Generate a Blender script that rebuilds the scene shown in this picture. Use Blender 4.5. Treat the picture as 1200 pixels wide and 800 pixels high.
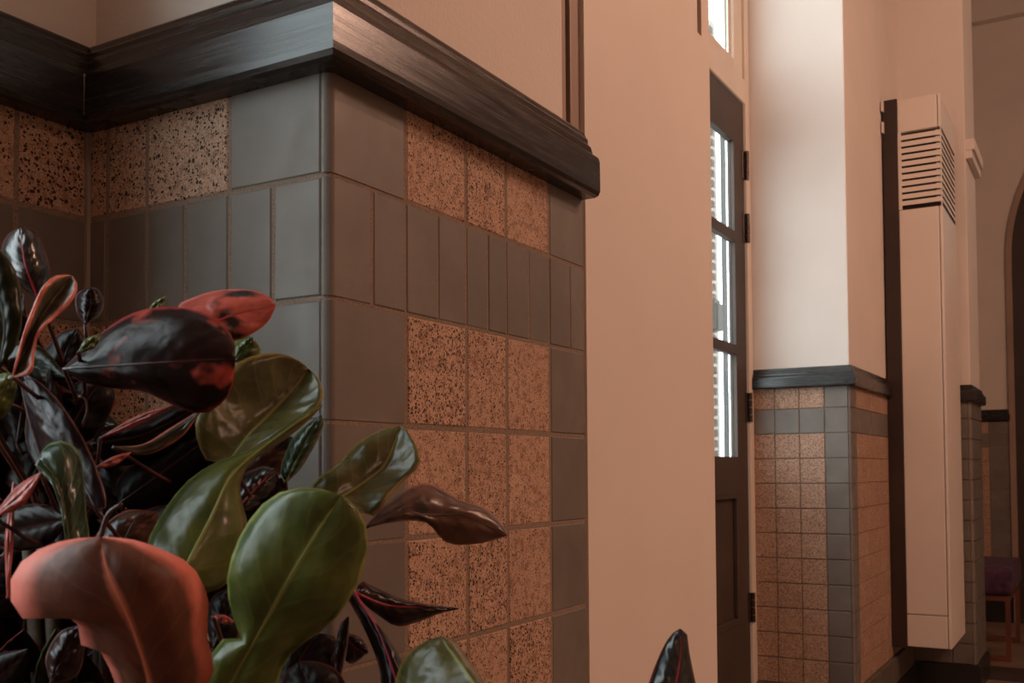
import bpy, bmesh, math, random
from mathutils import Vector, Matrix
random.seed(7)
for o in list(bpy.data.objects): bpy.data.objects.remove(o)
scene = bpy.context.scene
COL = scene.collection

# ------------------------------------------------------------------ camera
FPX, YAW, PITCH, ROLL, CY = 1192.11, .526278, .0341248, -.00645023, 510.309
c, s = math.cos, math.sin
CAM = Vector((0, 0, 1.3))
_r = Vector((c(YAW), s(YAW), 0)); _f = Vector((-s(YAW), c(YAW), 0)); _u = Vector((0, 0, 1))
FW = _f*c(PITCH) + _u*s(PITCH); _u2 = _u*c(PITCH) - _f*s(PITCH)
RT = _r*c(ROLL) + _u2*s(ROLL); UP = _u2*c(ROLL) - _r*s(ROLL)
cam = bpy.data.cameras.new('camera'); camo = bpy.data.objects.new('camera', cam); COL.objects.link(camo)
M = Matrix((RT, UP, -FW)).transposed().to_4x4(); M.translation = CAM
camo.matrix_world = M
cam.sensor_width = 36; cam.lens = 36*FPX/1200; cam.shift_y = (CY-400)/1200
cam.clip_start = .05; cam.clip_end = 200
cam.dof.use_dof = True; cam.dof.focus_distance = 1.25; cam.dof.aperture_fstop = 20
scene.camera = camo

# ------------------------------------------------------------------ light
scene.view_settings.view_transform = 'Standard'; scene.view_settings.look = 'None'
scene.view_settings.exposure = 0.0; scene.view_settings.gamma = 1
scene.view_settings.use_curve_mapping = False
w = bpy.data.worlds.new('sky'); scene.world = w; w.use_nodes = True
bg = w.node_tree.nodes['Background']; bg.inputs[0].default_value = (.88, .95, 1, 1); bg.inputs[1].default_value = 6.2

def area(name, loc, target, size, size_y, power, col, portal=False, spread=180):
    l = bpy.data.lights.new(name, 'AREA'); l.shape = 'RECTANGLE'; l.size = size; l.size_y = size_y
    l.energy = power; l.color = col; l.spread = math.radians(spread)
    if portal: l.cycles.is_portal = True
    o = bpy.data.objects.new(name, l); COL.objects.link(o); o.location = loc
    o.rotation_euler = (Vector(target)-Vector(loc)).to_track_quat('-Z', 'Y').to_euler()
    return o
def point(name, loc, power, col, r):
    l = bpy.data.lights.new(name, 'POINT'); l.energy = power; l.color = col; l.shadow_soft_size = r
    o = bpy.data.objects.new(name, l); COL.objects.link(o); o.location = loc; return o
WARM = (1, .58, .41)
area('daylight_portal_door', (-1.545, 3.93, 3.0), (5, 3.93, 3.0), 1.9, 3.6, 1, (1, 1, 1), True)
area('daylight_portal_side_window', (-1.06, -.475, 2.39), (5, -.475, 2.39), 1.75, 2.22, 1, (1, 1, 1), True)
point('hall_lamp_light', (1.2, 2.7, 3.6), 74, WARM, .05)
point('hall_lamp_light', (2.3, 3.8, 3.8), 172, WARM, .32)

point('hall_lamp_light', (2.7, -.5, 3.7), 38, WARM, .25)  # added warm fill for the left wall, no known lamp here

# ------------------------------------------------------------------ helpers
def ray(x, y): return (RT*(x-600) + UP*(CY-y))/FPX + FW
def px(x, y, d): return CAM + ray(x, y)*d

def mesh_from(verts, faces, smooth=False):
    me = bpy.data.meshes.new('m'); me.from_pydata([tuple(v) for v in verts], [], faces)
    if smooth: me.shade_smooth()
    return me
def obj(name, me, mat, parent=None, loc=None, kind=None, label=None, cat=None, group=None):
    o = bpy.data.objects.new(name, me); COL.objects.link(o)
    if mat is not None and me is not None and not me.materials: me.materials.append(mat)
    if parent is not None: o.parent = parent
    if loc is not None: o.location = loc
    if kind: o['kind'] = kind
    if label: o['label'] = label
    if cat: o['category'] = cat
    if group: o['group'] = group
    return o
def empty(name, loc=(0, 0, 0), **k):
    return obj(name, None, None, None, loc, **k)
class MB:
    def __init__(self): self.v = []; self.f = []
    def box(self, x0, x1, y0, y1, z0, z1):
        n = len(self.v)
        self.v += [(x, y, z) for z in (z0, z1) for x, y in ((x0, y0), (x1, y0), (x1, y1), (x0, y1))]
        self.f += [tuple(n+i for i in q) for q in ((3, 2, 1, 0), (4, 5, 6, 7), (0, 1, 5, 4), (1, 2, 6, 5), (2, 3, 7, 6), (3, 0, 4, 7))]
        return self
    def prism(self, poly, lo, hi, axis='z'):
        n = len(self.v); k = len(poly)
        for h in (lo, hi):
            for a, b in poly:
                self.v.append((a, b, h) if axis == 'z' else (a, h, b) if axis == 'y' else (h, a, b))
        self.f += [tuple(range(n, n+k)), tuple(range(n+2*k-1, n+k-1, -1))]
        for i in range(k):
            j = (i+1) % k; self.f.append((n+i, n+j, n+k+j, n+k+i))
        return self
    def tube(self, pts, rad, seg=8, taper=1.0):
        n = len(self.v); pts = [Vector(p) for p in pts]; k = len(pts)
        for i, p in enumerate(pts):
            t = (pts[min(i+1, k-1)] - pts[max(i-1, 0)]).normalized()
            a = t.orthogonal().normalized(); a = (Vector((.3, .5, .8)).cross(t)).normalized(); b = t.cross(a)
            r = rad*(1+(taper-1)*i/max(1, k-1))
            for q in range(seg):
                an = 2*math.pi*q/seg; self.v.append(p + a*(r*c(an)) + b*(r*s(an)))
        for i in range(k-1):
            for q in range(seg):
                q2 = (q+1) % seg
                self.f.append((n+i*seg+q, n+i*seg+q2, n+(i+1)*seg+q2, n+(i+1)*seg+q))
        self.f += [tuple(n+q for q in range(seg))[::-1], tuple(n+(k-1)*seg+q for q in range(seg))]
        return self
    def mesh(self, smooth=False, bevel=0, segs=2):
        me = mesh_from(self.v, self.f)
        bm = bmesh.new(); bm.from_mesh(me)
        bmesh.ops.recalc_face_normals(bm, faces=bm.faces)
        if bevel: bmesh.ops.bevel(bm, geom=list(bm.edges), offset=bevel, segments=segs, affect='EDGES', profile=.6)
        bm.to_mesh(me); bm.free()
        if smooth: me.shade_smooth()
        return me
def box(name, b, mat, parent=None, bevel=0, **k):
    return obj(name, MB().box(*b).mesh(bevel=bevel), mat, parent, **k)

# ------------------------------------------------------------------ materials
def material(name):
    m = bpy.data.materials.new(name); m.use_nodes = True; nt = m.node_tree
    return m, nt, nt.nodes['Principled BSDF']
def N(nt, t, **k):
    n = nt.nodes.new(t)
    for a, b in k.items(): setattr(n, a, b)
    return n
def ramp(nt, fac, stops, interp='LINEAR'):
    r = N(nt, 'ShaderNodeValToRGB'); r.color_ramp.interpolation = interp
    e = r.color_ramp.elements
    while len(e) < len(stops): e.new(.5)
    for i, (p, col) in enumerate(stops): e[i].position = p; e[i].color = (*col, 1)
    nt.links.new(fac, r.inputs[0]); return r.outputs[0]
def pos(nt): return N(nt, 'ShaderNodeNewGeometry').outputs['Position']
def noise(nt, scale, detail=3, rough=.5, vec=None, stretch=None):
    n = N(nt, 'ShaderNodeTexNoise'); n.inputs['Scale'].default_value = scale
    n.inputs['Detail'].default_value = detail; n.inputs['Roughness'].default_value = rough
    v = vec if vec is not None else pos(nt)
    if stretch:
        m = N(nt, 'ShaderNodeVectorMath', operation='MULTIPLY'); m.inputs[1].default_value = stretch
        nt.links.new(v, m.inputs[0]); v = m.outputs[0]
    nt.links.new(v, n.inputs['Vector']); return n.outputs['Fac']
def mix(nt, fac, a, b, mode='MIX'):
    m = N(nt, 'ShaderNodeMix', data_type='RGBA', blend_type=mode)
    for sock, val in ((m.inputs[0], fac), (m.inputs[6], a), (m.inputs[7], b)):
        if isinstance(val, (int, float)): sock.default_value = val
        elif isinstance(val, tuple): sock.default_value = (*val, 1)
        else: nt.links.new(val, sock)
    return m.outputs[2]
def math_(nt, op, a, b=0.0, cc=None):
    m = N(nt, 'ShaderNodeMath', operation=op)
    for i, v in enumerate((a, b) if cc is None else (a, b, cc)):
        if isinstance(v, (int, float)): m.inputs[i].default_value = v
        else: nt.links.new(v, m.inputs[i])
    return m.outputs[0]
def bump(nt, bsdf, h, strength, dist=.002):
    b = N(nt, 'ShaderNodeBump'); b.inputs['Strength'].default_value = strength; b.inputs['Distance'].default_value = dist
    nt.links.new(h, b.inputs['Height']); nt.links.new(b.outputs[0], bsdf.inputs['Normal'])
def painted(name, col, rough=.5, var=.12, bscale=220, bstr=.15, spec=.5):
    m, nt, b = material(name)
    n1 = noise(nt, 3.5, 4); lo = tuple(x*(1-var) for x in col); hi = tuple(min(1, x*(1+var)) for x in col)
    nt.links.new(ramp(nt, n1, [(.3, lo), (.7, hi)]), b.inputs['Base Color'])
    b.inputs['Roughness'].default_value = rough; b.inputs['Specular IOR Level'].default_value = spec
    if bstr: bump(nt, b, noise(nt, bscale, 3), bstr)
    return m
MT = {}
MT['plaster'] = painted('plaster', (.70, .65, .60), .8, .03, 160, .35)
MT['casing'] = painted('casing_paint', (.72, .66, .60), .55, .03, 400, .04)
MT['frame_paint'] = painted('frame_paint', (.66, .58, .49), .5, .05, 90, .08)
MT['door_wood'] = painted('door_wood', (.055, .036, .027), .6, .25, 60, .1)
MT['dark_metal'] = painted('dark_metal', (.035, .02, .015), .5, .2, 200, .05)
MT['black_stone'] = painted('black_stone', (.02, .017, .016), .35, .3, 40, .05)
MT['skirting'] = painted('skirting_tile', (.12, .10, .085), .4, .2, 80, .05)
MT['hinge'] = painted('hinge_metal', (.05, .035, .028), .35, .2, 200, .05)
MT['hinge'].node_tree.nodes['Principled BSDF'].inputs['Metallic'].default_value = .6
MT['wood_floor'] = painted('floor_stone', (.22, .15, .105), .45, .25, 25, .05)
MT['dark_floor'] = painted('floor_border_stone', (.05, .035, .028), .4, .3, 25, .05)
MT['hall_wall'] = painted('hall_wall', (.62, .57, .53), .85, .04, 100, .1)
MT['lantern'] = painted('lantern_metal', (.016, .010, .007), .5, .2, 100, .03)
MT['pale_joint'] = painted('pale_joint', (.34, .30, .26), .9, .2, 300, .4)
MT['warm_wall'] = painted('warm_wall', (.52, .36, .25), .8, .04, 100, .1)
MT['ceiling'] = painted('ceiling_plaster', (.34, .25, .18), .9, .03, 100, .1)
MT['copper_leg'] = painted('copper_leg', (.14, .05, .03), .35, .2, 100, .03)
MT['grey_post'] = painted('grey_post', (.06, .06, .06), .5, .1, 100, .03)
MT['white_render'] = painted('white_render', (.8, .8, .8), .8, .03, 100, .1)
MT['brick'] = painted('brick_clay', (.10, .065, .055), .8, .3, 60, .3)
MT['mortar'] = painted('mortar', (.36, .34, .32), .9, .1, 100, .2)
MT['trim_brown'] = painted('trim_brown', (.30, .21, .16), .5, .1, 100, .05)
MT['gap_black'] = painted('gap_black', (.006, .005, .005), .7, .1, 100, 0)
MT['slot_red'] = painted('slot_red', (.16, .05, .035), .5, .2, 100, .03)
MT['screw'] = painted('screw_metal', (.25, .16, .12), .4, .1, 100, 0)
MT['pot'] = painted('pot_glaze', (.04, .04, .045), .4, .1, 100, .05)
MT['soil'] = painted('soil', (.03, .02, .014), .95, .4, 120, .8)

def m_grout():
    m, nt, b = material('grout')
    n1 = noise(nt, 420, 4, .7)
    nt.links.new(ramp(nt, n1, [(.3, (.17, .125, .095)), (.7, (.36, .28, .22))]), b.inputs['Base Color'])
    b.inputs['Roughness'].default_value = .95; bump(nt, b, n1, .7, .003); return m
MT['grout'] = m_grout()
def m_dark_tile():
    m, nt, b = material('dark_tile')
    n1 = noise(nt, 9, 5, .6); n2 = noise(nt, 700, 2)
    oi = N(nt, 'ShaderNodeObjectInfo').outputs['Random']
    col = ramp(nt, n1, [(.3, (.135, .118, .100)), (.7, (.200, .176, .150))])
    col = mix(nt, math_(nt, 'MULTIPLY', oi, .45), col, (.125, .112, .10))
    fl = ramp(nt, n2, [(.74, (0, 0, 0)), (.80, (1, 1, 1))])
    col = mix(nt, math_(nt, 'MULTIPLY', fl, .25), col, (.4, .38, .34))
    nt.links.new(col, b.inputs['Base Color'])
    nt.links.new(ramp(nt, noise(nt, 30, 4), [(.3, (.42,)*3), (.7, (.58,)*3)]), b.inputs['Roughness'])
    bump(nt, b, noise(nt, 300, 4), .12, .001); return m
MT['dark'] = m_dark_tile()
def m_speckled():
    m, nt, b = material('speckled_tile')
    n0 = noise(nt, 14, 4)
    oi = N(nt, 'ShaderNodeObjectInfo').outputs['Random']
    base = ramp(nt, n0, [(.3, (.50, .325, .225)), (.7, (.60, .41, .29))])
    base = mix(nt, math_(nt, 'MULTIPLY', oi, .35), base, (.40, .25, .17))
    gr = noise(nt, 520, 3, .6)
    base = mix(nt, ramp(nt, gr, [(.36, (1, 1, 1)), (.5, (0, 0, 0))]), base, (.22, .11, .07))
    base = mix(nt, ramp(nt, gr, [(.60, (0, 0, 0)), (.70, (1, 1, 1))]), base, (.70, .52, .40))
    md_n = noise(nt, 110, 3, .6)
    base = mix(nt, ramp(nt, md_n, [(.36, (.75,)*3), (.50, (0, 0, 0))]), base, (.24, .13, .085))
    v = N(nt, 'ShaderNodeTexVoronoi'); v.inputs['Scale'].default_value = 300
    nz = N(nt, 'ShaderNodeTexNoise'); nz.inputs['Scale'].default_value = 260; nt.links.new(pos(nt), nz.inputs['Vector'])
    vm = N(nt, 'ShaderNodeVectorMath', operation='MULTIPLY_ADD'); vm.inputs[1].default_value = (.004,)*3
    nt.links.new(nz.outputs['Color'], vm.inputs[0]); nt.links.new(pos(nt), vm.inputs[2])
    nt.links.new(vm.outputs[0], v.inputs['Vector'])
    sep = N(nt, 'ShaderNodeSeparateColor'); nt.links.new(v.outputs['Color'], sep.inputs[0])
    thr = math_(nt, 'MULTIPLY_ADD', sep.outputs[0], .80, -.25)
    v2 = N(nt, 'ShaderNodeTexVoronoi'); v2.inputs['Scale'].default_value = 170; nt.links.new(vm.outputs[0], v2.inputs['Vector'])
    sep2 = N(nt, 'ShaderNodeSeparateColor'); nt.links.new(v2.outputs['Color'], sep2.inputs[0])
    pit2 = math_(nt, 'LESS_THAN', v2.outputs['Distance'], math_(nt, 'MULTIPLY_ADD', sep2.outputs[0], .75, -.35))
    pit = math_(nt, 'MAXIMUM', pit2, math_(nt, 'LESS_THAN', v.outputs['Distance'], thr))
    base = mix(nt, pit, base, (.028, .016, .013))
    nt.links.new(base, b.inputs['Base Color'])
    b.inputs['Roughness'].default_value = .75
    bump(nt, b, math_(nt, 'SUBTRACT', math_(nt, 'MULTIPLY', gr, .5), pit), .5, .0012); return m
MT['spec'] = m_speckled()
def m_cornice():
    m, nt, b = material('cornice_paint')
    st = noise(nt, 60, 5, .65, stretch=(.12, .12, 3.5)); bl = noise(nt, 14, 4, .6)
    col = ramp(nt, st, [(.3, (.010, .009, .009)), (.75, (.026, .022, .020))])
    col = mix(nt, ramp(nt, bl, [(.62, (0, 0, 0)), (.75, (.25,)*3)]), col, (.07, .065, .06))
    nt.links.new(col, b.inputs['Base Color'])
    nt.links.new(ramp(nt, st, [(.25, (.17,)*3), (.75, (.34,)*3)]), b.inputs['Roughness'])
    bump(nt, b, st, .16, .0008); return m
MT['cornice'] = m_cornice()
def m_velvet():
    m, nt, b = material('purple_velvet')
    n1 = noise(nt, 14, 4)
    nt.links.new(ramp(nt, n1, [(.35, (.022, .006, .022)), (.7, (.11, .03, .09))]), b.inputs['Base Color'])
    b.inputs['Roughness'].default_value = .7; b.inputs['Sheen Weight'].default_value = .05; return m
MT['velvet'] = m_velvet()
def m_glass(name='glass', tint=(.93, .96, .95, 1)):
    m, nt, b = material(name); nt.nodes.remove(b)
    t = N(nt, 'ShaderNodeBsdfTransparent'); g = N(nt, 'ShaderNodeBsdfGlossy'); g.inputs['Roughness'].default_value = .03
    t.inputs[0].default_value = tint
    lw = N(nt, 'ShaderNodeLayerWeight'); lw.inputs[0].default_value = .5
    fr = math_(nt, 'MULTIPLY_ADD', math_(nt, 'POWER', lw.outputs['Facing'], 5), .35, .025)
    mx = N(nt, 'ShaderNodeMixShader'); nt.links.new(fr, mx.inputs[0])
    nt.links.new(t.outputs[0], mx.inputs[1]); nt.links.new(g.outputs[0], mx.inputs[2])
    nt.links.new(mx.outputs[0], nt.nodes['Material Output'].inputs[0]); return m
MT['glass'] = m_glass()
MT['tinted_glass'] = m_glass('tinted_glass', (.24, .30, .29, 1))

def m_leaf(name, c0, c1, vein, rimc, rim_w=.05, blotch=None, rough=.30, veinamt=.35, spec=.4, rw=.02):
    m, nt, b = material(name)
    uv = N(nt, 'ShaderNodeUVMap').outputs[0]
    sp = N(nt, 'ShaderNodeSeparateXYZ'); nt.links.new(uv, sp.inputs[0])
    a = math_(nt, 'ABSOLUTE', math_(nt, 'MULTIPLY_ADD', sp.outputs[0], 2, -1))      # 0 midrib .. 1 rim
    n1 = noise(nt, 38, 4, .55)
    col = ramp(nt, n1, [(.32, c0), (.68, c1)])
    ph = math_(nt, 'MULTIPLY_ADD', sp.outputs[1], 48, math_(nt, 'MULTIPLY', a, -11))
    sv = math_(nt, 'SINE', math_(nt, 'ADD', ph, math_(nt, 'MULTIPLY', n1, 6)))
    line = ramp(nt, sv, [(.90, (0, 0, 0)), (1, (1, 1, 1))])
    col = mix(nt, math_(nt, 'MULTIPLY', line, veinamt), col, vein)
    if blotch:
        bn = noise(nt, blotch[1], 3, .5)
        col = mix(nt, ramp(nt, bn, [(blotch[2], (0, 0, 0)), (blotch[2]+.09, (1, 1, 1))]), col, blotch[0])
    rimn = math_(nt, 'ADD', a, math_(nt, 'MULTIPLY_ADD', noise(nt, 90, 2), .12, -.06))
    col = mix(nt, ramp(nt, rimn, [(1-rim_w*1.6, (0, 0, 0)), (1-rim_w*.5, (1, 1, 1))]), col, rimc)
    col = mix(nt, ramp(nt, math_(nt, 'ADD', a, math_(nt, 'MULTIPLY', rw-.02, math_(nt, 'MULTIPLY', n1, 3))) if rw > .03 else a, [(rw, (1, 1, 1)), (rw*2.2+.015, (0, 0, 0))]), col, vein)
    nt.links.new(col, b.inputs['Base Color'])
    b.inputs['Roughness'].default_value = rough
    b.inputs['Specular IOR Level'].default_value = spec
    hb = math_(nt, 'ADD', math_(nt, 'MULTIPLY', sv, .16), math_(nt, 'MULTIPLY', noise(nt, 60, 2), 1.8))
    bump(nt, b, hb, .45, .0016); return m
LF = {
 'glossy': m_leaf('leaf_glossy_dark', (.006, .008, .008), (.016, .020, .020), (.22, .012, .03), (.16, .02, .02), .05, rough=.26, veinamt=.1, spec=.6),
 'green': m_leaf('leaf_green', (.040, .060, .012), (.095, .125, .024), (.20, .24, .06), (.20, .22, .05), .03, veinamt=.15),
 'olive': m_leaf('leaf_olive', (.042, .044, .014), (.115, .112, .036), (.24, .23, .09), (.24, .17, .05), .05, rough=.26, veinamt=.18),
 'bluegreen': m_leaf('leaf_bluegreen', (.012, .026, .016), (.030, .060, .034), (.15, .24, .08), (.16, .22, .10), .05, rough=.26),
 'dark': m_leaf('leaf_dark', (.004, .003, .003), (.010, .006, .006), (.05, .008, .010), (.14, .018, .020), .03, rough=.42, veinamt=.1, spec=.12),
 'purple': m_leaf('leaf_purple', (.006, .003, .004), (.016, .006, .008), (.06, .02, .03), (.20, .11, .11), .06, rough=.28, veinamt=.15, spec=.16),
 'darkgreen': m_leaf('leaf_dark_green', (.005, .007, .003), (.014, .018, .007), (.05, .06, .02), (.10, .10, .04), .04, rough=.28, veinamt=.15, spec=.16),
 'crimson': m_leaf('leaf_crimson_rib', (.005, .003, .004), (.014, .005, .006), (.34, .012, .035), (.16, .015, .025), .03, rough=.26, veinamt=.05, spec=.16),
 'spotted': m_leaf('leaf_spotted', (.006, .003, .003), (.016, .006, .006), (.05, .01, .01), (.22, .03, .03), .04, ((.42, .075, .060), 30, .57), rough=.34, veinamt=.1, spec=.16),  # red blotches paint in dapples of light on a shaded blade
 'red': m_leaf('leaf_red', (.30, .050, .040), (.46, .105, .080), (.25, .05, .04), (.50, .14, .11), .06, ((.010, .004, .004), 30, .53), rough=.34, veinamt=.1),
 'pink': m_leaf('leaf_pink', (.075, .030, .018), (.135, .050, .032), (.55, .18, .12), (.60, .17, .13), .17, rough=.5, veinamt=.06, rw=.055, spec=.15),  # brown centre paints the cast shade, pink rim and rib the lit parts
 'pinkrim': m_leaf('leaf_pink_rim', (.040, .040, .024), (.085, .080, .055), (.20, .10, .07), (.55, .15, .11), .22, rough=.3, veinamt=.15),
 'brown': m_leaf('leaf_brown', (.05, .02, .014), (.12, .055, .035), (.2, .08, .05), (.30, .10, .07), .06, ((.010, .005, .004), 30, .5), rough=.3, veinamt=.2),
}
LF['petiole'] = painted('petiole', (.05, .015, .012), .45, .3, 100, .05)
LF['rib_green'] = painted('rib_green', (.20, .25, .06), .4, .1, 100, 0)
LF['rib_crimson'] = painted('rib_crimson', (.34, .015, .04), .4, .15, 100, 0)
LF['rib_dark'] = painted('rib_dark', (.03, .010, .010), .4, .15, 100, 0)
LF['rib_pink'] = painted('rib_pink', (.60, .22, .14), .45, .1, 100, 0)
LF['stem'] = painted('stem_bark', (.05, .035, .022), .8, .3, 150, .4)

# ------------------------------------------------------------------ tile work
Z_ROWS = [1.588-.12*k for k in range(12)]          # upper joints; row k>0 spans Z_ROWS[k]..Z_ROWS[k-1]
ROWS = [(1.588, 1.706)] + [(Z_ROWS[k], Z_ROWS[k-1]) for k in range(1, 12)]
G = .0025                                           # half a joint
TT = .009
_tc = {}
def tile_mesh(face, w_, h_, mat):
    key = (face, round(w_, 4), round(h_, 4), mat)
    if key in _tc: return _tc[key]
    e = .0016; a, b = w_/2, h_/2; v = []
    for d, i in ((-TT, 0), (-e*.8, 0), (0, e)):
        for u, q in ((-a+i, -b+i), (a-i, -b+i), (a-i, b-i), (-a+i, b-i)):
            v.append((u, -d, q) if face == 'y' else (d, u, q))
    f = [(8, 9, 10, 11)]
    for k in (0, 4):
        for i in range(4):
            j = (i+1) % 4; f.append((k+i, k+j, k+4+j, k+4+i))
    me = mesh_from(v, f); me.materials.append(MT[mat]); _tc[key] = me; return me
def tile(parent, face, plane, u0, u1, z0, z1, mat, g=G):
    me = tile_mesh(face, u1-u0-2*g, z1-z0-2*g, mat); j = random.uniform(-.0006, .0006)
    u, z = (u0+u1)/2, (z0+z1)/2
    o = obj('tile', me, None, parent, (plane+j, u, z) if face == 'x' else (u, plane+j, z))
    o.rotation_euler = (random.uniform(-.003, .003), random.uniform(-.003, .003), random.uniform(-.003, .003))
    return o
def corner_tile(parent, xc, yc, y_end, z0, z1, mat, r=.010, g=G):
    """bull-nosed tile that turns the outer corner between a -Y face and a +X face"""
    key = ('c', round(y_end-yc, 4), round(z1-z0, 4), mat, r)
    if key not in _tc:
        poly = [(-r, TT), (-r, 0)]
        poly += [(-r+r*s(t), r-r*c(t)) for t in [math.pi/2*i/6 for i in range(1, 7)]]
        L = y_end-yc-g
        poly += [(0, L-.0015), (-.0012, L), (-TT, L), (-TT, TT)]
        me = MB().prism(poly, -(z1-z0)/2+g, (z1-z0)/2-g).mesh()
        me.materials.append(MT[mat]); _tc[key] = me
    return obj('tile', _tc[key], None, parent, (xc, yc, (z0+z1)/2))
def runs(a, b, step):
    n = max(1, round((b-a)/step)); return [(a+(b-a)*i/n, a+(b-a)*(i+1)/n) for i in range(n)]

PROF = [(-.03, 1.688), (.020, 1.688), (.0255, 1.690), (.0285, 1.695), (.0290, 1.702), (.0285, 1.738), (.0265, 1.7445), (.0215, 1.749),
        (.0175, 1.7515), (.0160, 1.757), (.0145, 1.762), (.0115, 1.7655), (.0100, 1.769), (.0098, 1.774), (.0070, 1.7775), (.0045, 1.784), (.0020, 1.787), (-.03, 1.788)]
def cornice(parent, path, side=1):
    """one moulding per straight run, mitred where runs meet; path in plan, wall face on the right-hand side of travel when side=1"""
    P = [Vector(p) for p in path]; n = len(P); nor = []
    for i in range(n-1):
        t = (P[i+1]-P[i]).normalized(); nor.append(Vector((t.y, -t.x))*side)
    def off(i, d):
        if i == 0: return P[0]+nor[0]*d
        if i == n-1: return P[-1]+nor[-1]*d
        b = (nor[i-1]+nor[i]); return P[i]+b*(d/(1+nor[i-1].dot(nor[i])))
    for i in range(n-1):
        v = []; k = len(PROF)
        for e in (i, i+1):
            for d, z in PROF:
                q = off(e, d); v.append((q.x, q.y, z))
        t = (P[i+1]-P[i]).normalized()*.0004
        f = [(a, (a+1) % k, k+(a+1) % k, k+a) for a in range(k)] + [tuple(range(k)), tuple(range(2*k-1, k-1, -1))]
        me = mesh_from(v, f); bm = bmesh.new(); bm.from_mesh(me); bmesh.ops.recalc_face_normals(bm, faces=bm.faces); bm.to_mesh(me); bm.free()
        obj('cornice', me, MT['cornice'], parent)

# ------------------------------------------------------------------ setting: shell of the hall
H = 5.35
XF, YF, YE = -.64, .754, 1.312           # near pier
XL = -.995                               # wall left of the near pier
XS, YS = -1.02, 4.93                     # door pier
X2, Y2, Y2E = -.662, 6.52, 7.06          # far pier
YW = 9.5
floor = box('floor', (-1.62, 7.2, -5.2, 9.9, -.15, 0), MT['wood_floor'], kind='structure')
box('border_strip', (-1.6, 6.5, 6.9, 7.36, 0, .004), MT['dark_floor'], floor)
box('ceiling', (-1.62, 7.2, -5.2, 9.9, H, H+.15), MT['ceiling'], kind='structure')
box('wall_right', (4.6, 4.8, -5.2, 9.9, 0, H), MT['warm_wall'], kind='structure')
box('wall_back', (-1.4, 4.6, -5.2, -5.0, 0, H), MT['hall_wall'], kind='structure')

# --- near pier
near = empty('wall_near_pier', (0, 0, 0), kind='structure', label='tiled pier with bull-nosed corner beside the croton plant')
obj('mortar_bed', MB().prism([(-1.3, YF+.001), (XF-.012, YF+.001)] + [(XF-.010+.0086*s(t_), YF+.010-.0086*c(t_)) for t_ in [math.pi/2*i/6 for i in range(7)]]
    + [(XF-.001, YF+.012), (XF-.001, YE-.004), (-1.3, YE-.004)], 0, 1.72).mesh(), MT['grout'], near)
obj('plaster', MB().box(-1.3, XF-.024, YF+.022, YE-.016, 1.72, H).mesh(bevel=.004), MT['plaster'], near)
ycols = [.754, .8787, .9978, 1.0905, 1.2050, YE]
ysplit = [.8215, .9395, 1.0465, 1.1485, 1.2655]
xcols = [-.995, -.964, -.898, -.7735, -.649]
xsplit = [None, None, -.838, -.713]
for k, (z0, z1) in enumerate(ROWS):
    for i in range(5):
        a, b = ycols[i], ycols[i+1]
        if k == 1:
            if i == 0: corner_tile(near, XF, YF, ysplit[0], z0, z1, 'dark'); tile(near, 'x', XF, ysplit[0], b, z0, z1, 'dark', .0014)
            else:
                tile(near, 'x', XF, a, ysplit[i], z0, z1, 'dark', .0014); tile(near, 'x', XF, ysplit[i], b, z0, z1, 'dark', .0014)
        elif i == 0: corner_tile(near, XF, YF, b, z0, z1, 'dark')
        else: tile(near, 'x', XF, a, b, z0, z1, 'dark' if i == 4 else 'spec')
    for i in range(4):
        a, b = xcols[i], xcols[i+1]
        if k == 1 and xsplit[i] is not None:
            tile(near, 'y', YF, a, xsplit[i], z0, z1, 'dark'); tile(near, 'y', YF, xsplit[i], b, z0, z1, 'dark')
        else: tile(near, 'y', YF, a, b, z0, z1, 'dark' if (i == 3 or k == 1) else 'spec')
box('skirting', (-1.0, XF+.006, YF-.006, YE, .0, .268), MT['black_stone'], near, .003)

# --- wall to the left of the near pier, with the window that lights the pier's side
wl = empty('wall_left', (0, 0, 0), kind='structure', label='tiled wall left of the near pier meeting it in an inner corner')
obj('mortar_bed', MB().box(-1.4, XL-.001, .40, YF+.01, 0, 1.72).mesh(), MT['grout'], wl)
obj('plaster', MB().box(-1.4, XL-.018, .40, YF+.03, 1.72, H).mesh(), MT['plaster'], wl)
for k, (z0, z1) in enumerate(ROWS):
    for a, b in ((.665, .752), (.542, .665), (.419, .542)):
        tile(wl, 'x', XL, a, b, z0, z1, 'dark' if k == 1 else 'spec')
cornice(near, [(XL, .40), (XL, YF), (XF, YF), (XF, YE-.005)], 1)
box('corner_joint', (XL-.002, XL+.003, YF-.004, YF+.002, .27, 1.69), MT['pale_joint'], wl)
box('cornice_joint', (XL+.0275, XL+.0292, YF-.0292, YF-.0275, 1.696, 1.742), MT['pale_joint'], wl)
box('wall_window_bay', (-1.4, -1.0, -1.35, .40, 0, 1.28), MT['plaster'], kind='structure')
box('wall_window_head', (-1.4, -1.0, -1.35, .40, 3.5, H), MT['plaster'], kind='structure')
box('wall_left_rear', (-1.4, -1.0, -5.0, -1.35, 0, H), MT['plaster'], kind='structure')
w2 = empty('window_2', (-1.1, -.475, 1.28), kind='structure', label='tall window behind the viewer beside the tiled wall')
m = MB()
for y0, y1 in ((-.875, -.81), (-.025, .025), (.81, .875)): m.box(-.04, .02, y0, y1, 0, 2.22)
for z0, z1 in ((0, .07), (1.3, 1.35), (2.15, 2.22)): m.box(-.04, .02, -.875, .875, z0, z1)
obj('window_frame', m.mesh(), MT['frame_paint'], w2)
obj('pane', MB().box(-.012, -.006, -.875, .875, 0, 2.22).mesh(), MT['glass'], w2)

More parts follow.
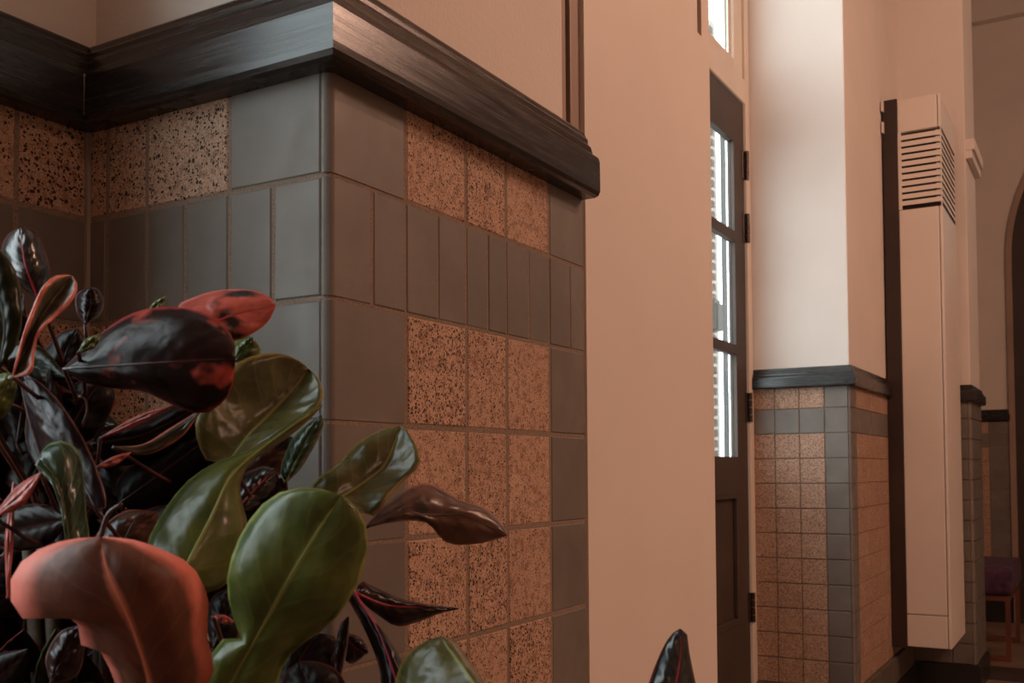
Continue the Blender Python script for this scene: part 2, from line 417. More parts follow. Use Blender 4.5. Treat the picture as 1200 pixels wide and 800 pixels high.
# --- door bay: sub-pier behind the near casing, head wall
bay = empty('wall_door_bay', (0, 0, 0), kind='structure', label='plastered wall around the glazed double door')
obj('plaster', MB().box(-1.60, -1.03, YE-.02, 2.93, 0, H).mesh(), MT['plaster'], bay)
obj('plaster', MB().box(-1.60, -1.5, 2.93, YS, 4.85, H).mesh(), MT['plaster'], bay)

# --- door pier (beyond the door)
dp = empty('wall_door_pier', (0, 0, 0), kind='structure', label='tiled pier beyond the door with white plaster above')
obj('mortar_bed', MB().box(-1.545, XS-.005, YS+.005, Y2+.1, 0, 1.72).mesh(), MT['grout'], dp)
obj('plaster', MB().box(-1.545, XS-.006, YS+.006, Y2+.1, 1.72, H).mesh(bevel=.006), MT['plaster'], dp)
for k, (z0, z1) in enumerate(ROWS):
    corner_tile(dp, XS, YS, YS+.125, z0, z1, 'dark', .012)
    for i in range(4):
        a = -1.502+.1198*i*1.0
        b = a+.1198 if i < 3 else XS-.012
        tile(dp, 'y', YS, a, b, z0, z1, 'dark' if (i == 3 or k == 1) else 'spec')
    for a, b in runs(YS+.125, 5.99, .12): tile(dp, 'x', XS, a, b, z0, z1, 'dark' if k == 1 else 'spec', .0016)
    tile(dp, 'x', XS, 5.99, 6.51, z0, z1, 'dark' if k == 1 else 'spec', .0016)
cornice(dp, [(-1.506, YS), (XS, YS), (XS, 5.86)], 1)
for a, b in runs(YS+.03, 6.5, .24):
    box('skirting_tile', (XS-.004, XS+.02, a+.002, b-.002, .13, .266), MT['skirting'], dp, .003)
for a, b in runs(-1.5, XS+.02, .24):
    box('skirting_tile', (a+.002, b-.002, YS-.02, YS+.004, .13, .266), MT['skirting'], dp, .003)
obj('plinth', MB().box(-1.5, XS+.03, YS-.03, Y2, 0, .13).mesh(bevel=.003), MT['black_stone'], dp)

# --- far pier
fp = empty('wall_far_pier', (0, 0, 0), kind='structure', label='narrow tiled pier behind the louvred casing')
obj('mortar_bed', MB().box(-1.545, X2-.0078, Y2+.0078, Y2E, 0, 1.72).mesh(), MT['grout'], fp)
obj('plaster', MB().box(-1.545, X2-.004, Y2+.006, Y2E-.01, 1.72, H).mesh(bevel=.006), MT['plaster'], fp)
for k, (z0, z1) in enumerate(ROWS+[(.148, .268)]):
    corner_tile(fp, X2, Y2, Y2+.125, z0, z1, 'dark', .020)
    for a, b in runs(XS+.005, X2-.020, .12): tile(fp, 'y', Y2, a, b, z0, z1, 'dark')
    for a, b in runs(Y2+.125, Y2E, .12): tile(fp, 'x', X2, a, b, z0, z1, 'dark')
cornice(fp, [(XS, Y2), (X2, Y2), (X2, Y2E)], 1)
obj('plinth', MB().box(-1.0, X2+.02, Y2-.02, Y2E+.01, 0, .146).mesh(bevel=.004), MT['black_stone'], fp)
m = MB()
m.box(X2-.01, X2+.030, Y2+.02, Y2E-.02, 3.135, 3.185); m.box(X2-.01, X2+.045, Y2+.02, Y2E-.02, 3.185, 3.25)
obj('impost', m.mesh(bevel=.004), MT['plaster'], fp)
box('wall_far_recess', (-1.545, -1.5, Y2E, 9.9, 0, H), MT['plaster'], kind='structure')

# --- end wall with arched door
ew = empty('wall_end', (0, 0, 0), kind='structure', label='dim end wall with tiled dado and arched doorway')
AX, AZ, AR = .95, 3.06, 1.615
arc = [(AX-AR*c(t), AZ+AR*s(t)) for t in [math.pi*i/48 for i in range(49)]]
m = MB()
m.box(-1.545, AX-AR, YW, YW+.3, 0, H).box(AX+AR, 4.6, YW, YW+.3, 0, H)
for i in range(48):
    (x0, z0), (x1, z1) = arc[i], arc[i+1]
    m.prism([(x0, z0), (x1, z1), (x1, H), (x0, H)], YW, YW+.3, 'y')
obj('plaster', m.mesh(), MT['hall_wall'], ew)
obj('mortar_bed', MB().box(-1.5, AX-AR-.005, YW-.006, YW+.02, .26, 1.70).mesh(), MT['grout'], ew)
for k, (z0, z1) in enumerate(ROWS):
    for a, b in runs(-1.5, -.835, .12): tile(ew, 'y', YW-.010, a, b, z0, z1, 'dark' if k == 1 else 'spec', .003)
    tile(ew, 'y', YW-.010, -.835, AX-AR-.008, z0, z1, 'dark', .003)
cornice(ew, [(-1.5, YW-.01), (AX-AR-.004, YW-.01)], 1)
box('skirting', (-1.5, AX-AR-.004, YW-.03, YW, 0, .262), MT['black_stone'], ew, .003)
box('crown_moulding', (-1.5, 4.6, YW-.10, YW, 5.10, 5.30), MT['hall_wall'], ew, .01)
d2 = empty('door_2', (AX, YW, 0), kind='structure', label='dark arched doorway at the right edge of the photo')
def arch_ring(r0, r1, y0, y1):
    m = MB()
    for i in range(48):
        t0, t1 = math.pi*i/48, math.pi*(i+1)/48
        m.prism([(-r0*c(t0), AZ+r0*s(t0)), (-r1*c(t0), AZ+r1*s(t0)), (-r1*c(t1), AZ+r1*s(t1)), (-r0*c(t1), AZ+r0*s(t1))], y0, y1, 'y')
    for sg in (-1, 1):
        a, b = sorted((sg*r0, sg*r1)); m.box(a, b, y0, y1, 0, AZ)
    return m.mesh()
obj('arch_moulding', arch_ring(AR-.035, AR+.012, -.03, .04), MT['trim_brown'], d2)
obj('arch_frame', arch_ring(AR-.155, AR-.036, .0, .12), MT['dark_metal'], d2)
obj('inner_frame', arch_ring(AR-.20, AR-.156, .03, .10), MT['door_wood'], d2)
fan = [(-(AR-.19)*c(t), AZ+(AR-.19)*s(t)) for t in [math.pi*i/40 for i in range(41)]]
obj('fanlight_pane', MB().prism(fan, .06, .066, 'y').mesh(), MT['tinted_glass'], d2)
obj('fanlight_bar', MB().box(-(AR-.19), AR-.19, .03, .10, AZ-.10, AZ).mesh(), MT['door_wood'], d2)
for sg in (-1, 1):
    lf = obj('leaf', MB().box(*sorted((sg*.01, sg*(AR-.20))), .04, .09, 0, AZ-.10).mesh(), MT['dark_metal'], d2)
    obj('panel', MB().box(*sorted((sg*.25, sg*1.15)), .025, .045, .4, 1.3).mesh(bevel=.008), MT['door_wood'], lf)

# ------------------------------------------------------------------ glazed double door and transom window
XD = -1.485
d1 = empty('door_1', (0, 0, 0), kind='structure', label='dark brown glazed door with glass panes between peach jambs')
def leaf_door(y0, y1, hinge_at):
    x0, x1 = XD-.045, XD-.012
    st = .155
    m = MB().box(x0, x1, y0, y0+st, .01, 3.09).box(x0, x1, y1-st, y1, .01, 3.09)
    for a, b in ((2.872, 3.09), (1.19, 1.357), (.01, .572)): m.box(x0, x1, y0+st, y1-st, a, b)
    lf = obj('leaf', m.mesh(), MT['door_wood'], d1)
    for a, b in ((2.383, 2.434), (1.840, 1.890)):
        obj('glazing_bar', MB().box(x0+.003, x1+.006, y0+st-.01, y1-st+.01, a, b).mesh(bevel=.006), MT['door_wood'], lf)
    for a, b in ((2.434, 2.872), (1.890, 2.383), (1.357, 1.840)):
        obj('pane', MB().box(x0+.012, x0+.017, y0+st, y1-st, a, b).mesh(), MT['glass'], lf)
    obj('sunk_panel', MB().box(x0+.008, x0+.014, y0+st-.005, y1-st+.005, .56, 1.20).mesh(), MT['door_wood'], lf)
    m = MB()
    yy0, yy1 = y0+st, y1-st
    for a, b, e, f_ in ((yy0, yy1, .565, .60), (yy0, yy1, 1.16, 1.195), (yy0, yy0+.03, .60, 1.16), (yy1-.03, yy1, .60, 1.16)):
        m.box(x0+.014, x1+.004, a, b, e, f_)
    obj('panel_moulding', m.mesh(bevel=.004, segs=1), MT['door_wood'], lf)
    for z in (.63, 1.60, 2.48, 2.79):
        hy = hinge_at
        h = obj('hinge', MB().box(x1-.001, x1+.006, hy-.03, hy+.004, z-.072, z+.072).mesh(bevel=.002, segs=1), MT['hinge'], lf)
        m = MB()
        for q in range(4): m.tube([(x1+.014, hy+.008, z-.071+q*.036), (x1+.014, hy+.008, z-.071+q*.036+.033)], .011, 10)
        obj('knuckle', m.mesh(), MT['hinge'], h)
leaf_door(3.945, 4.862, 4.862)
leaf_door(3.00, 3.94, 3.0)
m = MB()
m.box(-1.56, XD+.002, 4.868, YS-.002, 0, 4.85).box(-1.56, XD+.002, 2.93, 2.995, 0, 4.85)
obj('jamb', m.mesh(bevel=.004, segs=1), MT['frame_paint'], d1)
obj('transom_rail', MB().box(-1.56, XD+.0, 2.995, 4.868, 3.095, 3.215).mesh(bevel=.004, segs=1), MT['frame_paint'], d1)
obj('outer_post', MB().box(-1.652, -1.630, 4.972, 4.992, 0, 3.1).mesh(), MT['grey_post'], d1)
w1 = empty('window_1', (XD, 3.93, 3.215), kind='structure', label='bright transom window with peach frame above the door')
m = MB()
for y0, y1 in ((-.935, -.875), (-.03, .03), (.80, .938)): m.box(-.06, -.012, y0, y1, 0, 1.6)
for z0, z1 in ((0, .065), (1.54, 1.6)): m.box(-.06, -.012, -.875, .80, z0, z1)
obj('sash', m.mesh(bevel=.005, segs=1), MT['frame_paint'], w1)
obj('glazing_bead', MB().box(-.05, -.03, .775, .80, .065, 1.54).mesh(), MT['frame_paint'], w1)
for a, b in ((-.875, -.03), (.03, .775)): obj('pane', MB().box(-.045, -.04, a, b, .065, 1.54).mesh(), MT['glass'], w1)

# outside: brick return wall with a lantern
bw = empty('brick_wall', (-2.415, 7.1, 0), label='brick wall outside seen through the glazed door', kind='structure')
obj('mortar', MB().box(-1.1, -.006, .006, .10, 0, 4.6).mesh(), MT['mortar'], bw)
br = MB().box(-.104, .104, -.006, .05, -.027, .027).mesh(bevel=.003, segs=1); br.materials.append(MT['brick'])
for k in range(60):
    for j in range(2):
        xx = -.108-.218*j-(.109 if k % 2 else 0)
        obj('brick', br, None, bw, (xx, random.uniform(-.002, .002), .04+k*.076))
    if k % 2:
        hb = _tc.get('hb')
        if hb is None:
            hb = MB().box(-.05, .05, -.006, .05, -.027, .027).mesh(bevel=.003, segs=1); hb.materials.append(MT['brick']); _tc['hb'] = hb
        obj('brick', hb, None, bw, (-.054, 0, .04+k*.076))
gnd = box('ground_outside', (-30, -1.9, -20, 40, -.2, -.05), MT['mortar'], kind='structure')
ln = empty('outdoor_lantern', (-2.40, 7.0, 2.30), label='small brown wall lantern outside behind the door glass', cat='lantern')
obj('lantern_body', MB().box(-.12, .085, -.13, .0, -.02, .17).mesh(bevel=.008), MT['lantern'], ln)
obj('lantern_cap', MB().box(-.13, .06, -.12, .0, .17, .20).box(-.12, .0, -.10, -.02, .20, .235).mesh(), MT['lantern'], ln)
obj('bracket', MB().box(-.05, -.01, -.02, .09, .02, .10).mesh(), MT['lantern'], ln)

# ------------------------------------------------------------------ casings
XC = -.715
cas = empty('panel_casing', (XC, 1.75, 0), label='tall plain peach metal casing between near tiled pier and glazed door', cat='casing')
m = MB()
sy0, sy1, sz0, sz1 = 2.015-1.75, 2.040-1.75, 2.215, 2.46
y0, y1, zb, zt = 1.472-1.75, 2.088-1.75, .34, 3.33
m.box(-.018, 0, y0, sy0, zb, zt).box(-.018, 0, sy1, y1, zb, zt).box(-.018, 0, sy0, sy1, zb, sz0).box(-.018, 0, sy0, sy1, sz1, zt)
bm = bmesh.new(); me = m.mesh(); bm.from_mesh(me); bmesh.ops.remove_doubles(bm, verts=bm.verts, dist=1e-5); bm.to_mesh(me); bm.free()
obj('side_panel', me, MT['casing'], cas)
obj('body', MB().box(-.30, -.018, y0+.004, y1-.002, zb+.004, zt-.004).mesh(), MT['casing'], cas)
sl = obj('slot_plate', MB().box(-.0178, -.008, sy0, sy1, sz0, sz1).mesh(), MT['slot_red'], cas, label='dark red slot in the panel edge')
obj('screw', MB().tube([(-.009, (sy0+sy1)/2, 2.29), (-.006, (sy0+sy1)/2, 2.29)], .006, 10).mesh(), MT['screw'], sl)
obj('edge_strip', MB().box(-.30, -.008, 1.438-1.75, y0-.001, zb, zt).mesh(bevel=.003), MT['trim_brown'], cas)
obj('mounting_back', MB().box(-.30, -.06, 1.33-1.75, 1.437-1.75, zb, zt).mesh(), MT['gap_black'], cas)  # black block paints the shade of the open gap beside the pier
obj('edge_trim', MB().box(-.80, XF-.030, YE-.015, YE+.006, 1.79, H).mesh(bevel=.002), MT['trim_brown'], near)

YR0, YR1 = 5.87, 6.48
XA, XB = -.940, -.718
zb, zt = .335, 3.325
cf = empty('heater_casing', (XB, (YR0+YR1)/2, 0), label='tall peach heater casing with louvred slats near its top', cat='casing')
ym = (YR0+YR1)/2; a0, a1 = XA-XB, 0.0; b0, b1 = YR0-ym, YR1-ym
obj('mounting_back', MB().box(XS-XB+.002, a0-.001, b0-.005, b1, zb-.01, zt+.01).mesh(bevel=.002), MT['dark_metal'], cf)
ZL0, ZL1, ZC = 2.725, 3.135, 3.145
m = MB().box(a0, -.018, b0, b1, .51, ZL0-.012).mesh(bevel=.004); obj('body', m, MT['casing'], cf)
obj('corner_post', MB().box(-.0145, 0, b0, b1, zb, ZL0-.012).mesh(bevel=.003), MT['casing'], cf)
obj('bottom_cover', MB().box(a0, -.018, b0, b1, zb, .506).mesh(bevel=.004), MT['casing'], cf)
obj('inner_core', MB().box(a0+.004, -.006, b0+.035, b1-.02, zb+.02, zt-.02).mesh(), MT['dark_metal'], cf)
obj('top_cover', MB().box(a0, -.018, b0, b1, ZC, zt).mesh(bevel=.004), MT['casing'], cf)
obj('top_post', MB().box(-.0145, 0, b0, b1, ZC, zt).mesh(bevel=.003), MT['casing'], cf)
m = MB().box(a0, a0+.016, b0, b0+.02, ZL0-.01, ZC).box(-.006, 0, b0, b0+.006, ZL0-.01, ZC)
obj('grille_frame', m.mesh(), MT['casing'], cf)
for i in range(11):
    z = ZL0+.012+i*(ZL1-ZL0-.01)/11
    m = MB().prism([(b0-.001, z), (b0+.030, z+.008), (b0+.030, z+.030), (b0+.004, z+.026)], a0+.014, -.004, 'x')
    m.prism([(.001, z), (-.028, z+.008), (-.028, z+.030), (-.003, z+.026)], b0+.002, b1-.03, 'y')
    obj('slat', m.mesh(), MT['casing'], cf)
for z in (3.18, 3.30):
    obj('fixing_tab', MB().box(XS-XB+.001, XS-XB+.012, b0-.03, b0-.006, z-.03, z+.03).mesh(), MT['casing'], cf)

# ------------------------------------------------------------------ bench
bn = empty('upholstered_bench', (-.56, 7.57, .004), label='low bench with purple velvet seat and copper brown frame', cat='bench')
me = MB().box(-.62, .015, -.03, .94, .435, .625).mesh(bevel=.045, segs=4, smooth=True); obj('seat', me, MT['velvet'], bn)
for yy in (0, .86):
    m = MB().box(-.03, 0, yy, yy+.03, 0, .435).box(-.60, -.57, yy, yy+.03, 0, .435).box(-.57, -.03, yy, yy+.03, 0, .035).box(-.57, -.03, yy, yy+.03, .40, .435)
    obj('leg_frame', m.mesh(), MT['copper_leg'], bn)
obj('side_rail', MB().box(-.028, -.002, .03, .86, .40, .435).mesh(), MT['copper_leg'], bn)
obj('side_rail', MB().box(-.598, -.572, .03, .86, .40, .435).mesh(), MT['copper_leg'], bn)

# ------------------------------------------------------------------ croton plant
plant = empty('croton_plant', (-.50, .42, 0), label='potted croton with glossy green, dark purple and red leaves in the foreground', cat='plant')
PO = Vector((-.50, .42, 0))
def catmull(P, n):
    P = [Vector(p) for p in P]
    if len(P) == 2: P = [P[0], (P[0]+P[1])/2, P[1]]
    Q = [P[0]*2-P[1]] + P + [P[-1]*2-P[-2]]; D = []
    for i in range(1, len(Q)-2):
        for k in range(10):
            t = k/10; a, b, cc, d = Q[i-1:i+3]
            D.append(.5*((2*b)+(cc-a)*t+(2*a-5*b+4*cc-d)*t*t+(3*b-a-3*cc+d)*t**3))
    D.append(P[-1]); L = [0]
    for i in range(1, len(D)): L.append(L[-1]+(D[i]-D[i-1]).length)
    out = []; j = 0
    for k in range(n):
        q = L[-1]*k/(n-1)
        while j < len(L)-2 and L[j+1] < q: j += 1
        t = (q-L[j])/max(1e-9, L[j+1]-L[j]); out.append(D[j].lerp(D[j+1], min(1, max(0, t))))
    return out
RIB = {'green': 'rib_green', 'olive': 'rib_green', 'bluegreen': 'rib_green', 'crimson': 'rib_crimson', 'glossy': 'rib_crimson', 'pink': 'rib_pink', 'red': 'rib_crimson', 'spotted': 'rib_dark'}
def leaf(mat, mid, L, R, d=(.65, .65), e=(.012, .012), bow=0.0, curl=0.0, ep=1.6, fold=.0035, rib=True, ripple=.0012, n=18):
    """a blade from its base to its tip: midrib and both margins drawn as seen, each at its own distance"""
    Mi, Le, Ri = catmull([(x, y, 0) for x, y in mid], n), catmull([(x, y, 0) for x, y in [mid[0]]+L+[mid[-1]]], n), catmull([(x, y, 0) for x, y in [mid[0]]+R+[mid[-1]]], n)
    W = 5; v = []; uvs = []; ph = random.uniform(0, 6); ribp = []
    for i in range(n):
        t = i/(n-1); dm = d[0]+(d[1]-d[0])*t - bow*s(math.pi*t) + curl*t**4; env = s(math.pi*min(1, max(0, t)))**.6 if 0 < t < 1 else 0
        for k in range(-W, W+1):
            q = abs(k)/W; E = (Le if k < 0 else Ri)[i]; p = Mi[i].lerp(E, q)
            dd = dm - fold*env*s(math.pi*q) + (e[0] if k < 0 else e[1])*env*q**ep + ripple*env*q*s(t*19+ph+(1.5 if k < 0 else 0))*2
            v.append(px(p.x, p.y, dd)-PO); uvs.append(((k/W+1)/2, t))
        ribp.append(px(Mi[i].x, Mi[i].y, dm-.0004)-PO)
    w_ = 2*W+1
    f = [(i*w_+k, i*w_+k+1, (i+1)*w_+k+1, (i+1)*w_+k) for i in range(n-1) for k in range(w_-1)]
    me = mesh_from(v, f); ul = me.uv_layers.new(name='UVMap')
    for lp in me.loops: ul.data[lp.index].uv = uvs[lp.vertex_index]
    me.shade_smooth()
    o = obj('leaf', me, LF[mat], plant)
    md = o.modifiers.new('thickness', 'SOLIDIFY'); md.thickness = .0011; md.offset = 0
    if rib:
        obj('midrib', MB().tube(ribp[:-1], .0011, 6, .35).mesh(True), LF[RIB.get(mat, 'rib_dark')], o)
    # leaf stalk down to the bush
    b = px(mid[0][0], mid[0][1], d[0])-PO
    return o, b
bases = []
def LFa(*a, **k):
    o, b = leaf(*a, **k); bases.append(b); return o
LFa('darkgreen', [(0, 430), (6, 380), (-5, 330), (-15, 285)], [(-40, 390), (-42, 320)], [(18, 405), (25, 370), (20, 325), (5, 298)], (.60, .60), (.015, .004))
LFa('glossy', [(45, 350), (30, 310), (24, 268)], [(10, 322), (3, 290), (12, 273)], [(57, 325), (55, 303), (45, 278), (34, 268)], (.70, .70), (.02, .02), .01)
LFa('pinkrim', [(15, 442), (33, 402), (56, 360), (85, 323)], [(22, 412), (30, 385), (40, 358), (52, 334), (68, 322)], [(36, 437), (40, 412), (46, 388), (66, 370), (84, 352), (91, 335)], (.56, .60), (-.012, -.012), rib=False)
LFa('purple', [(100, 380), (107, 355), (105, 337)], [(91, 366), (90, 346)], [(117, 368), (121, 352), (115, 340)], (.72, .72), (.015, .015))
LFa('green', [(92, 413), (105, 403), (119, 391)], [(101, 398)], [(110, 407)], (.615, .62), (0, 0), rib=False)
LFa('green', [(172, 368), (183, 358), (195, 347)], [(180, 355)], [(188, 360)], (.68, .68), (0, 0), rib=False)
LFa('spotted', [(75, 432), (140, 428), (205, 424), (275, 420)], [(95, 412), (120, 390), (150, 370), (180, 361), (212, 361), (245, 370), (270, 392), (276, 410)],
    [(100, 448), (140, 455), (170, 458), (195, 470), (235, 484), (262, 470), (273, 447)], (.63, .61), (.03, .01), .012)
LFa('red', [(215, 402), (265, 372), (323, 358)], [(207, 362), (230, 348), (255, 341), (290, 340), (312, 346)], [(273, 399), (300, 388), (315, 375)], (.70, .74), (.02, .0))
LFa('green', [(272, 425), (290, 405), (296, 395)], [(275, 402), (288, 395)], [(300, 418), (304, 408)], (.75, .75), (.01, .01))
LFa('olive', [(270, 540), (290, 512), (312, 490), (345, 455), (362, 432)], [(243, 540), (231, 515), (229, 495), (240, 470), (262, 447), (280, 424), (305, 415), (330, 414), (350, 422)],
    [(300, 524), (345, 497), (376, 471), (378, 455), (372, 442)], (.67, .72), (-.015, -.02), -.006)
LFa('green', [(200, 700), (222, 655), (248, 605), (272, 556), (320, 515), (377, 475)], [(172, 650), (178, 625), (200, 588), (225, 560), (258, 540), (290, 530), (320, 511), (350, 489)],
    [(255, 690), (285, 660), (290, 620), (280, 575), (290, 545), (322, 522), (352, 500)], (.56, .65), (.02, .03))
LFa('bluegreen', [(335, 565), (355, 525), (376, 486)], [(330, 548), (345, 512)], [(352, 548), (368, 522), (378, 500)], (.73, .73), (.01, .01))
LFa('glossy', [(270, 605), (300, 572), (322, 550)], [(268, 580), (285, 557), (308, 547)], [(300, 598), (322, 575), (326, 560)], (.70, .72), (.015, .015))
LFa('brown', [(280, 562), (315, 537), (342, 512)], [(290, 535), (320, 512)], [(320, 560), (342, 540), (346, 522)], (.77, .78), (.01, .01))
LFa('olive', [(365, 605), (405, 579), (434, 560), (452, 543), (470, 499)], [(365, 570), (395, 545), (420, 519), (445, 505)], [(425, 600), (440, 603), (455, 582), (470, 565), (487, 550), (493, 539), (488, 522), (480, 508)],
    (.68, .74), (.01, -.018), ripple=.002)
LFa('brown', [(428, 618), (470, 600), (500, 604), (545, 605), (594, 627)], [(448, 596), (475, 575), (497, 566), (515, 573), (540, 587), (568, 596), (583, 608)], [(455, 612), (482, 609), (503, 613), (515, 628), (530, 637), (562, 636)],
    (.66, .72), (.02, .006))
LFa('green', [(235, 860), (270, 800), (310, 730), (352, 655), (400, 580)], [(225, 820), (247, 768), (268, 745), (284, 748), (274, 722), (267, 690), (270, 660), (282, 628), (300, 600), (322, 580), (350, 572), (375, 573)],
    [(310, 840), (325, 795), (342, 763), (385, 732), (408, 703), (422, 676), (430, 640), (427, 610), (415, 592)], (.555, .53), (.010, .012), 0, .012, 2.0, ripple=.002)
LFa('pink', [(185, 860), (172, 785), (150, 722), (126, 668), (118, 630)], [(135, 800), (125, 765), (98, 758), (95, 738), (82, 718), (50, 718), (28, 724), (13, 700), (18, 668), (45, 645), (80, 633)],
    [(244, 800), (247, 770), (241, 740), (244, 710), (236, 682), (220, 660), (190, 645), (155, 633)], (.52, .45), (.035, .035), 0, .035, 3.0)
LFa('bluegreen', [(80, 660), (77, 605), (65, 562), (46, 538)], [(76, 620), (68, 582), (58, 562), (43, 547)], [(103, 640), (100, 600), (97, 560), (93, 533), (80, 519), (64, 518), (50, 528)], (.55, .56), (-.004, .02))
LFa('purple', [(115, 600), (85, 540), (50, 480), (28, 437)], [(60, 560), (38, 505), (25, 450)], [(125, 590), (116, 555), (98, 515), (78, 482), (52, 452)], (.58, .62), (.03, -.004))
LFa('red', [(118, 513), (160, 492), (205, 474)], [(160, 488)], [(162, 497)], (.645, .65), (.01, 0), rib=False)
LFa('pinkrim', [(133, 524), (170, 527), (205, 508), (236, 480)], [(168, 521), (200, 502)], [(170, 532), (210, 513)], (.64, .66), (.02, 0), rib=False)
LFa('red', [(-8, 606), (25, 580), (49, 553)], [(20, 571)], [(28, 590)], (.55, .56), (.02, 0), rib=False)
LFa('crimson', [(418, 695), (450, 708), (485, 711), (537, 713)], [(422, 681), (442, 690), (480, 705)], [(428, 708), (445, 721), (466, 733), (492, 727), (515, 718)], (.66, .72), (.006, .004), n=16)
LFa('crimson', [(405, 675), (420, 702), (442, 735), (462, 790), (478, 850)], [(408, 700), (428, 737), (446, 785), (450, 840)], [(425, 712), (452, 745), (472, 778), (500, 840)], (.63, .58), (.014, .008), n=16)
LFa('crimson', [(406, 742), (415, 757), (431, 764)], [(402, 765), (412, 777)], [(418, 745), (428, 754)], (.66, .67), (.006, .006), rib=False)
LFa('purple', [(392, 820), (398, 770), (408, 723)], [(393, 770), (398, 735)], [(404, 770), (408, 740)], (.60, .62), (0, .006), rib=False)
LFa('olive', [(585, 860), (555, 800), (530, 765), (516, 746)], [(470, 850), (466, 790), (488, 758)], [(600, 850), (567, 800), (546, 770), (530, 750)], (.50, .55), (.02, .02))
LFa('dark', [(330, 830), (350, 775), (372, 742)], [(318, 800), (335, 755)], [(396, 820), (398, 780), (394, 748)], (.66, .68), (.01, .01))
LFa('dark', [(380, 850), (362, 800), (350, 776)], [(330, 830), (335, 790)], [(412, 830), (398, 790), (372, 776)], (.56, .58), (.01, .01))
LFa('glossy', [(775, 880), (788, 820), (797, 770), (797, 737)], [(752, 840), (763, 795), (778, 758), (790, 741)], [(822, 850), (814, 800), (807, 765), (804, 742)], (.60, .62), (.006, .03))
LFa('green', [(-20, 480), (-5, 465), (20, 440)], [(-15, 450), (5, 438)], [(0, 490), (15, 470)], (.57, .58), (.01, .01))
LFa('dark', [(150, 650), (190, 615), (215, 595)], [(140, 620), (180, 595)], [(180, 645), (212, 620)], (.66, .67), (.01, .01))
LFa('brown', [(118, 660), (150, 622), (185, 600)], [(112, 630), (145, 600)], [(150, 650), (180, 625)], (.62, .64), (.01, .01))
LFa('purple', [(60, 800), (78, 762), (93, 733)], [(55, 770), (70, 742)], [(90, 790), (98, 755)], (.53, .54), (.01, .01))
LFa('dark', [(250, 760), (265, 715), (268, 690)], [(243, 730), (250, 700)], [(275, 750), (278, 715)], (.60, .62), (.01, .01))
LFa('dark', [(70, 525), (100, 472), (126, 440)], [(68, 480), (95, 445)], [(112, 510), (134, 468)], (.70, .72))
LFa('dark', [(108, 520), (170, 508), (240, 472)], [(120, 502), (170, 492), (215, 472)], [(130, 545), (190, 535), (238, 505)], (.70, .72))
LFa('dark', [(140, 590), (195, 550), (255, 505)], [(140, 560), (190, 520), (235, 500)], [(170, 600), (225, 575), (258, 540)], (.71, .72))
LFa('dark', [(60, 470), (75, 420), (90, 385)], [(45, 430), (65, 395)], [(95, 450), (108, 410)], (.73, .74))
LFa('dark', [(20, 520), (30, 460), (50, 420)], [(-5, 480), (15, 430)], [(55, 500), (65, 450)], (.70, .72))
LFa('dark', [(290, 640), (310, 590), (330, 560)], [(270, 610), (295, 565)], [(325, 630), (340, 590)], (.72, .73))
LFa('red', [(9, 700), (11, 630), (16, 565)], [(7, 630)], [(15, 630)], (.58, .60), (.004, 0), rib=False)
LFa('red', [(112, 548), (133, 540), (153, 530)], [(132, 536)], [(135, 544)], (.63, .64), (.004, 0), rib=False)
LFa('red', [(250, 722), (262, 725), (273, 728)], [(262, 721)], [(262, 730)], (.58, .58), (.004, 0), rib=False)
# the dark inner foliage of the bush
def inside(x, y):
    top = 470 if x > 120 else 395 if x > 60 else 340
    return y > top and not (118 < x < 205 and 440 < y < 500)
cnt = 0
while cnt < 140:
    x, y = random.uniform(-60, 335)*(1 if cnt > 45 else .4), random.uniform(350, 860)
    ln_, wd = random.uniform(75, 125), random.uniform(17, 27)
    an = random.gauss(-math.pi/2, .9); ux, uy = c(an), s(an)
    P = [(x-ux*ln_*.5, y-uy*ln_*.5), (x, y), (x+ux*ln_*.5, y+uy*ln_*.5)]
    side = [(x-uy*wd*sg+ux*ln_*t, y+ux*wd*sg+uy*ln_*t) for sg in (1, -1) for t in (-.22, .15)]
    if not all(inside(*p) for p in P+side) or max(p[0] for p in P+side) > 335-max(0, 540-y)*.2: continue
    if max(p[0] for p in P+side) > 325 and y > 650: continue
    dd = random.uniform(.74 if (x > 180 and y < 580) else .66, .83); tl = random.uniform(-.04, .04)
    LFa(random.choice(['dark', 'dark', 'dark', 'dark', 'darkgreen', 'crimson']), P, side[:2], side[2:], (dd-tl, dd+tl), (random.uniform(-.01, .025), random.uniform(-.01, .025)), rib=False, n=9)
    cnt += 1
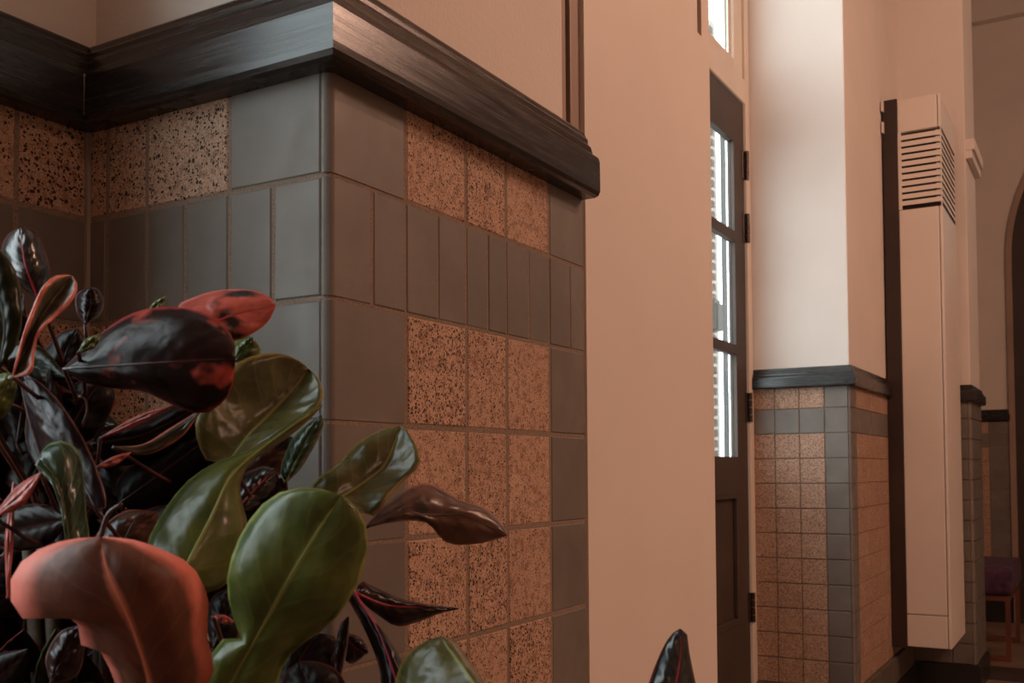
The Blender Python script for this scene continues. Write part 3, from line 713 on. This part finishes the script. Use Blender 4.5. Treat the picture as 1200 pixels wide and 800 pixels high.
# curled stalks that show between the leaves
for pts, dd, r in ((((113, 645), (119, 625), (127, 602), (143, 590)), .53, .0016), (((96, 500), (102, 482), (100, 468), (92, 464)), .60, .0008), (((146, 634), (152, 620), (160, 608), (172, 601)), .60, .0006)):
    cp = catmull([(x, y, 0) for x, y in pts], 14)
    obj('stalk', MB().tube([px(p.x, p.y, dd)-PO for p in cp], r, 8, .7).mesh(True), LF['petiole'], plant)
# woody stems, leaf stalks and pot (the pot stands below the picture)
forks = [px(45, 440, .74)-PO, px(110, 500, .76)-PO, px(215, 540, .77)-PO, px(290, 600, .77)-PO, px(30, 600, .72)-PO, px(150, 650, .74)-PO, Vector((-.06, .03, 1.02)), Vector((.02, .06, 1.06)), Vector((.03, -.05, 1.0)), Vector((-.04, .10, 1.12)), Vector((.14, .04, .98))]
for fk in forks:
    base = Vector((fk.x*.35, fk.y*.35, .74))
    obj('stem', MB().tube([base, base.lerp(fk, .5)+Vector((.008, -.006, 0)), fk], .007, 8, .6).mesh(True), LF['stem'], plant)
for b in bases:
    fk = min(forks, key=lambda q: (q-b).length)
    md_ = b.lerp(fk, .5)+Vector((0, .02, -.02))
    if (b-fk).length < .02: continue
    if b.z > 1.0 or (b-fk).length < .30:
        cp = catmull([b, md_, fk], 8); obj('petiole', MB().tube(cp, .0013, 6, 1.5).mesh(True), LF['petiole'], plant)
prof = [(.0, .0), (.12, .0), (.13, .02), (.16, .70), (.178, .72), (.178, .76), (.158, .76), (.155, .735)]
SEG = 32; v = []; f = []
for r_, z_ in prof: v += [(r_*c(2*math.pi*i/SEG), r_*s(2*math.pi*i/SEG), z_) for i in range(SEG)]
for k in range(len(prof)-1):
    for i in range(SEG): f.append((k*SEG+i, k*SEG+(i+1) % SEG, (k+1)*SEG+(i+1) % SEG, (k+1)*SEG+i))
obj('pot', mesh_from(v, f, True), MT['pot'], plant)
v = [(.156*c(2*math.pi*i/SEG), .156*s(2*math.pi*i/SEG), .737) for i in range(SEG)]+[(0, 0, .745)]
obj('soil', mesh_from(v, [(i, (i+1) % SEG, SEG) for i in range(SEG)]), MT['soil'], plant, kind='stuff')
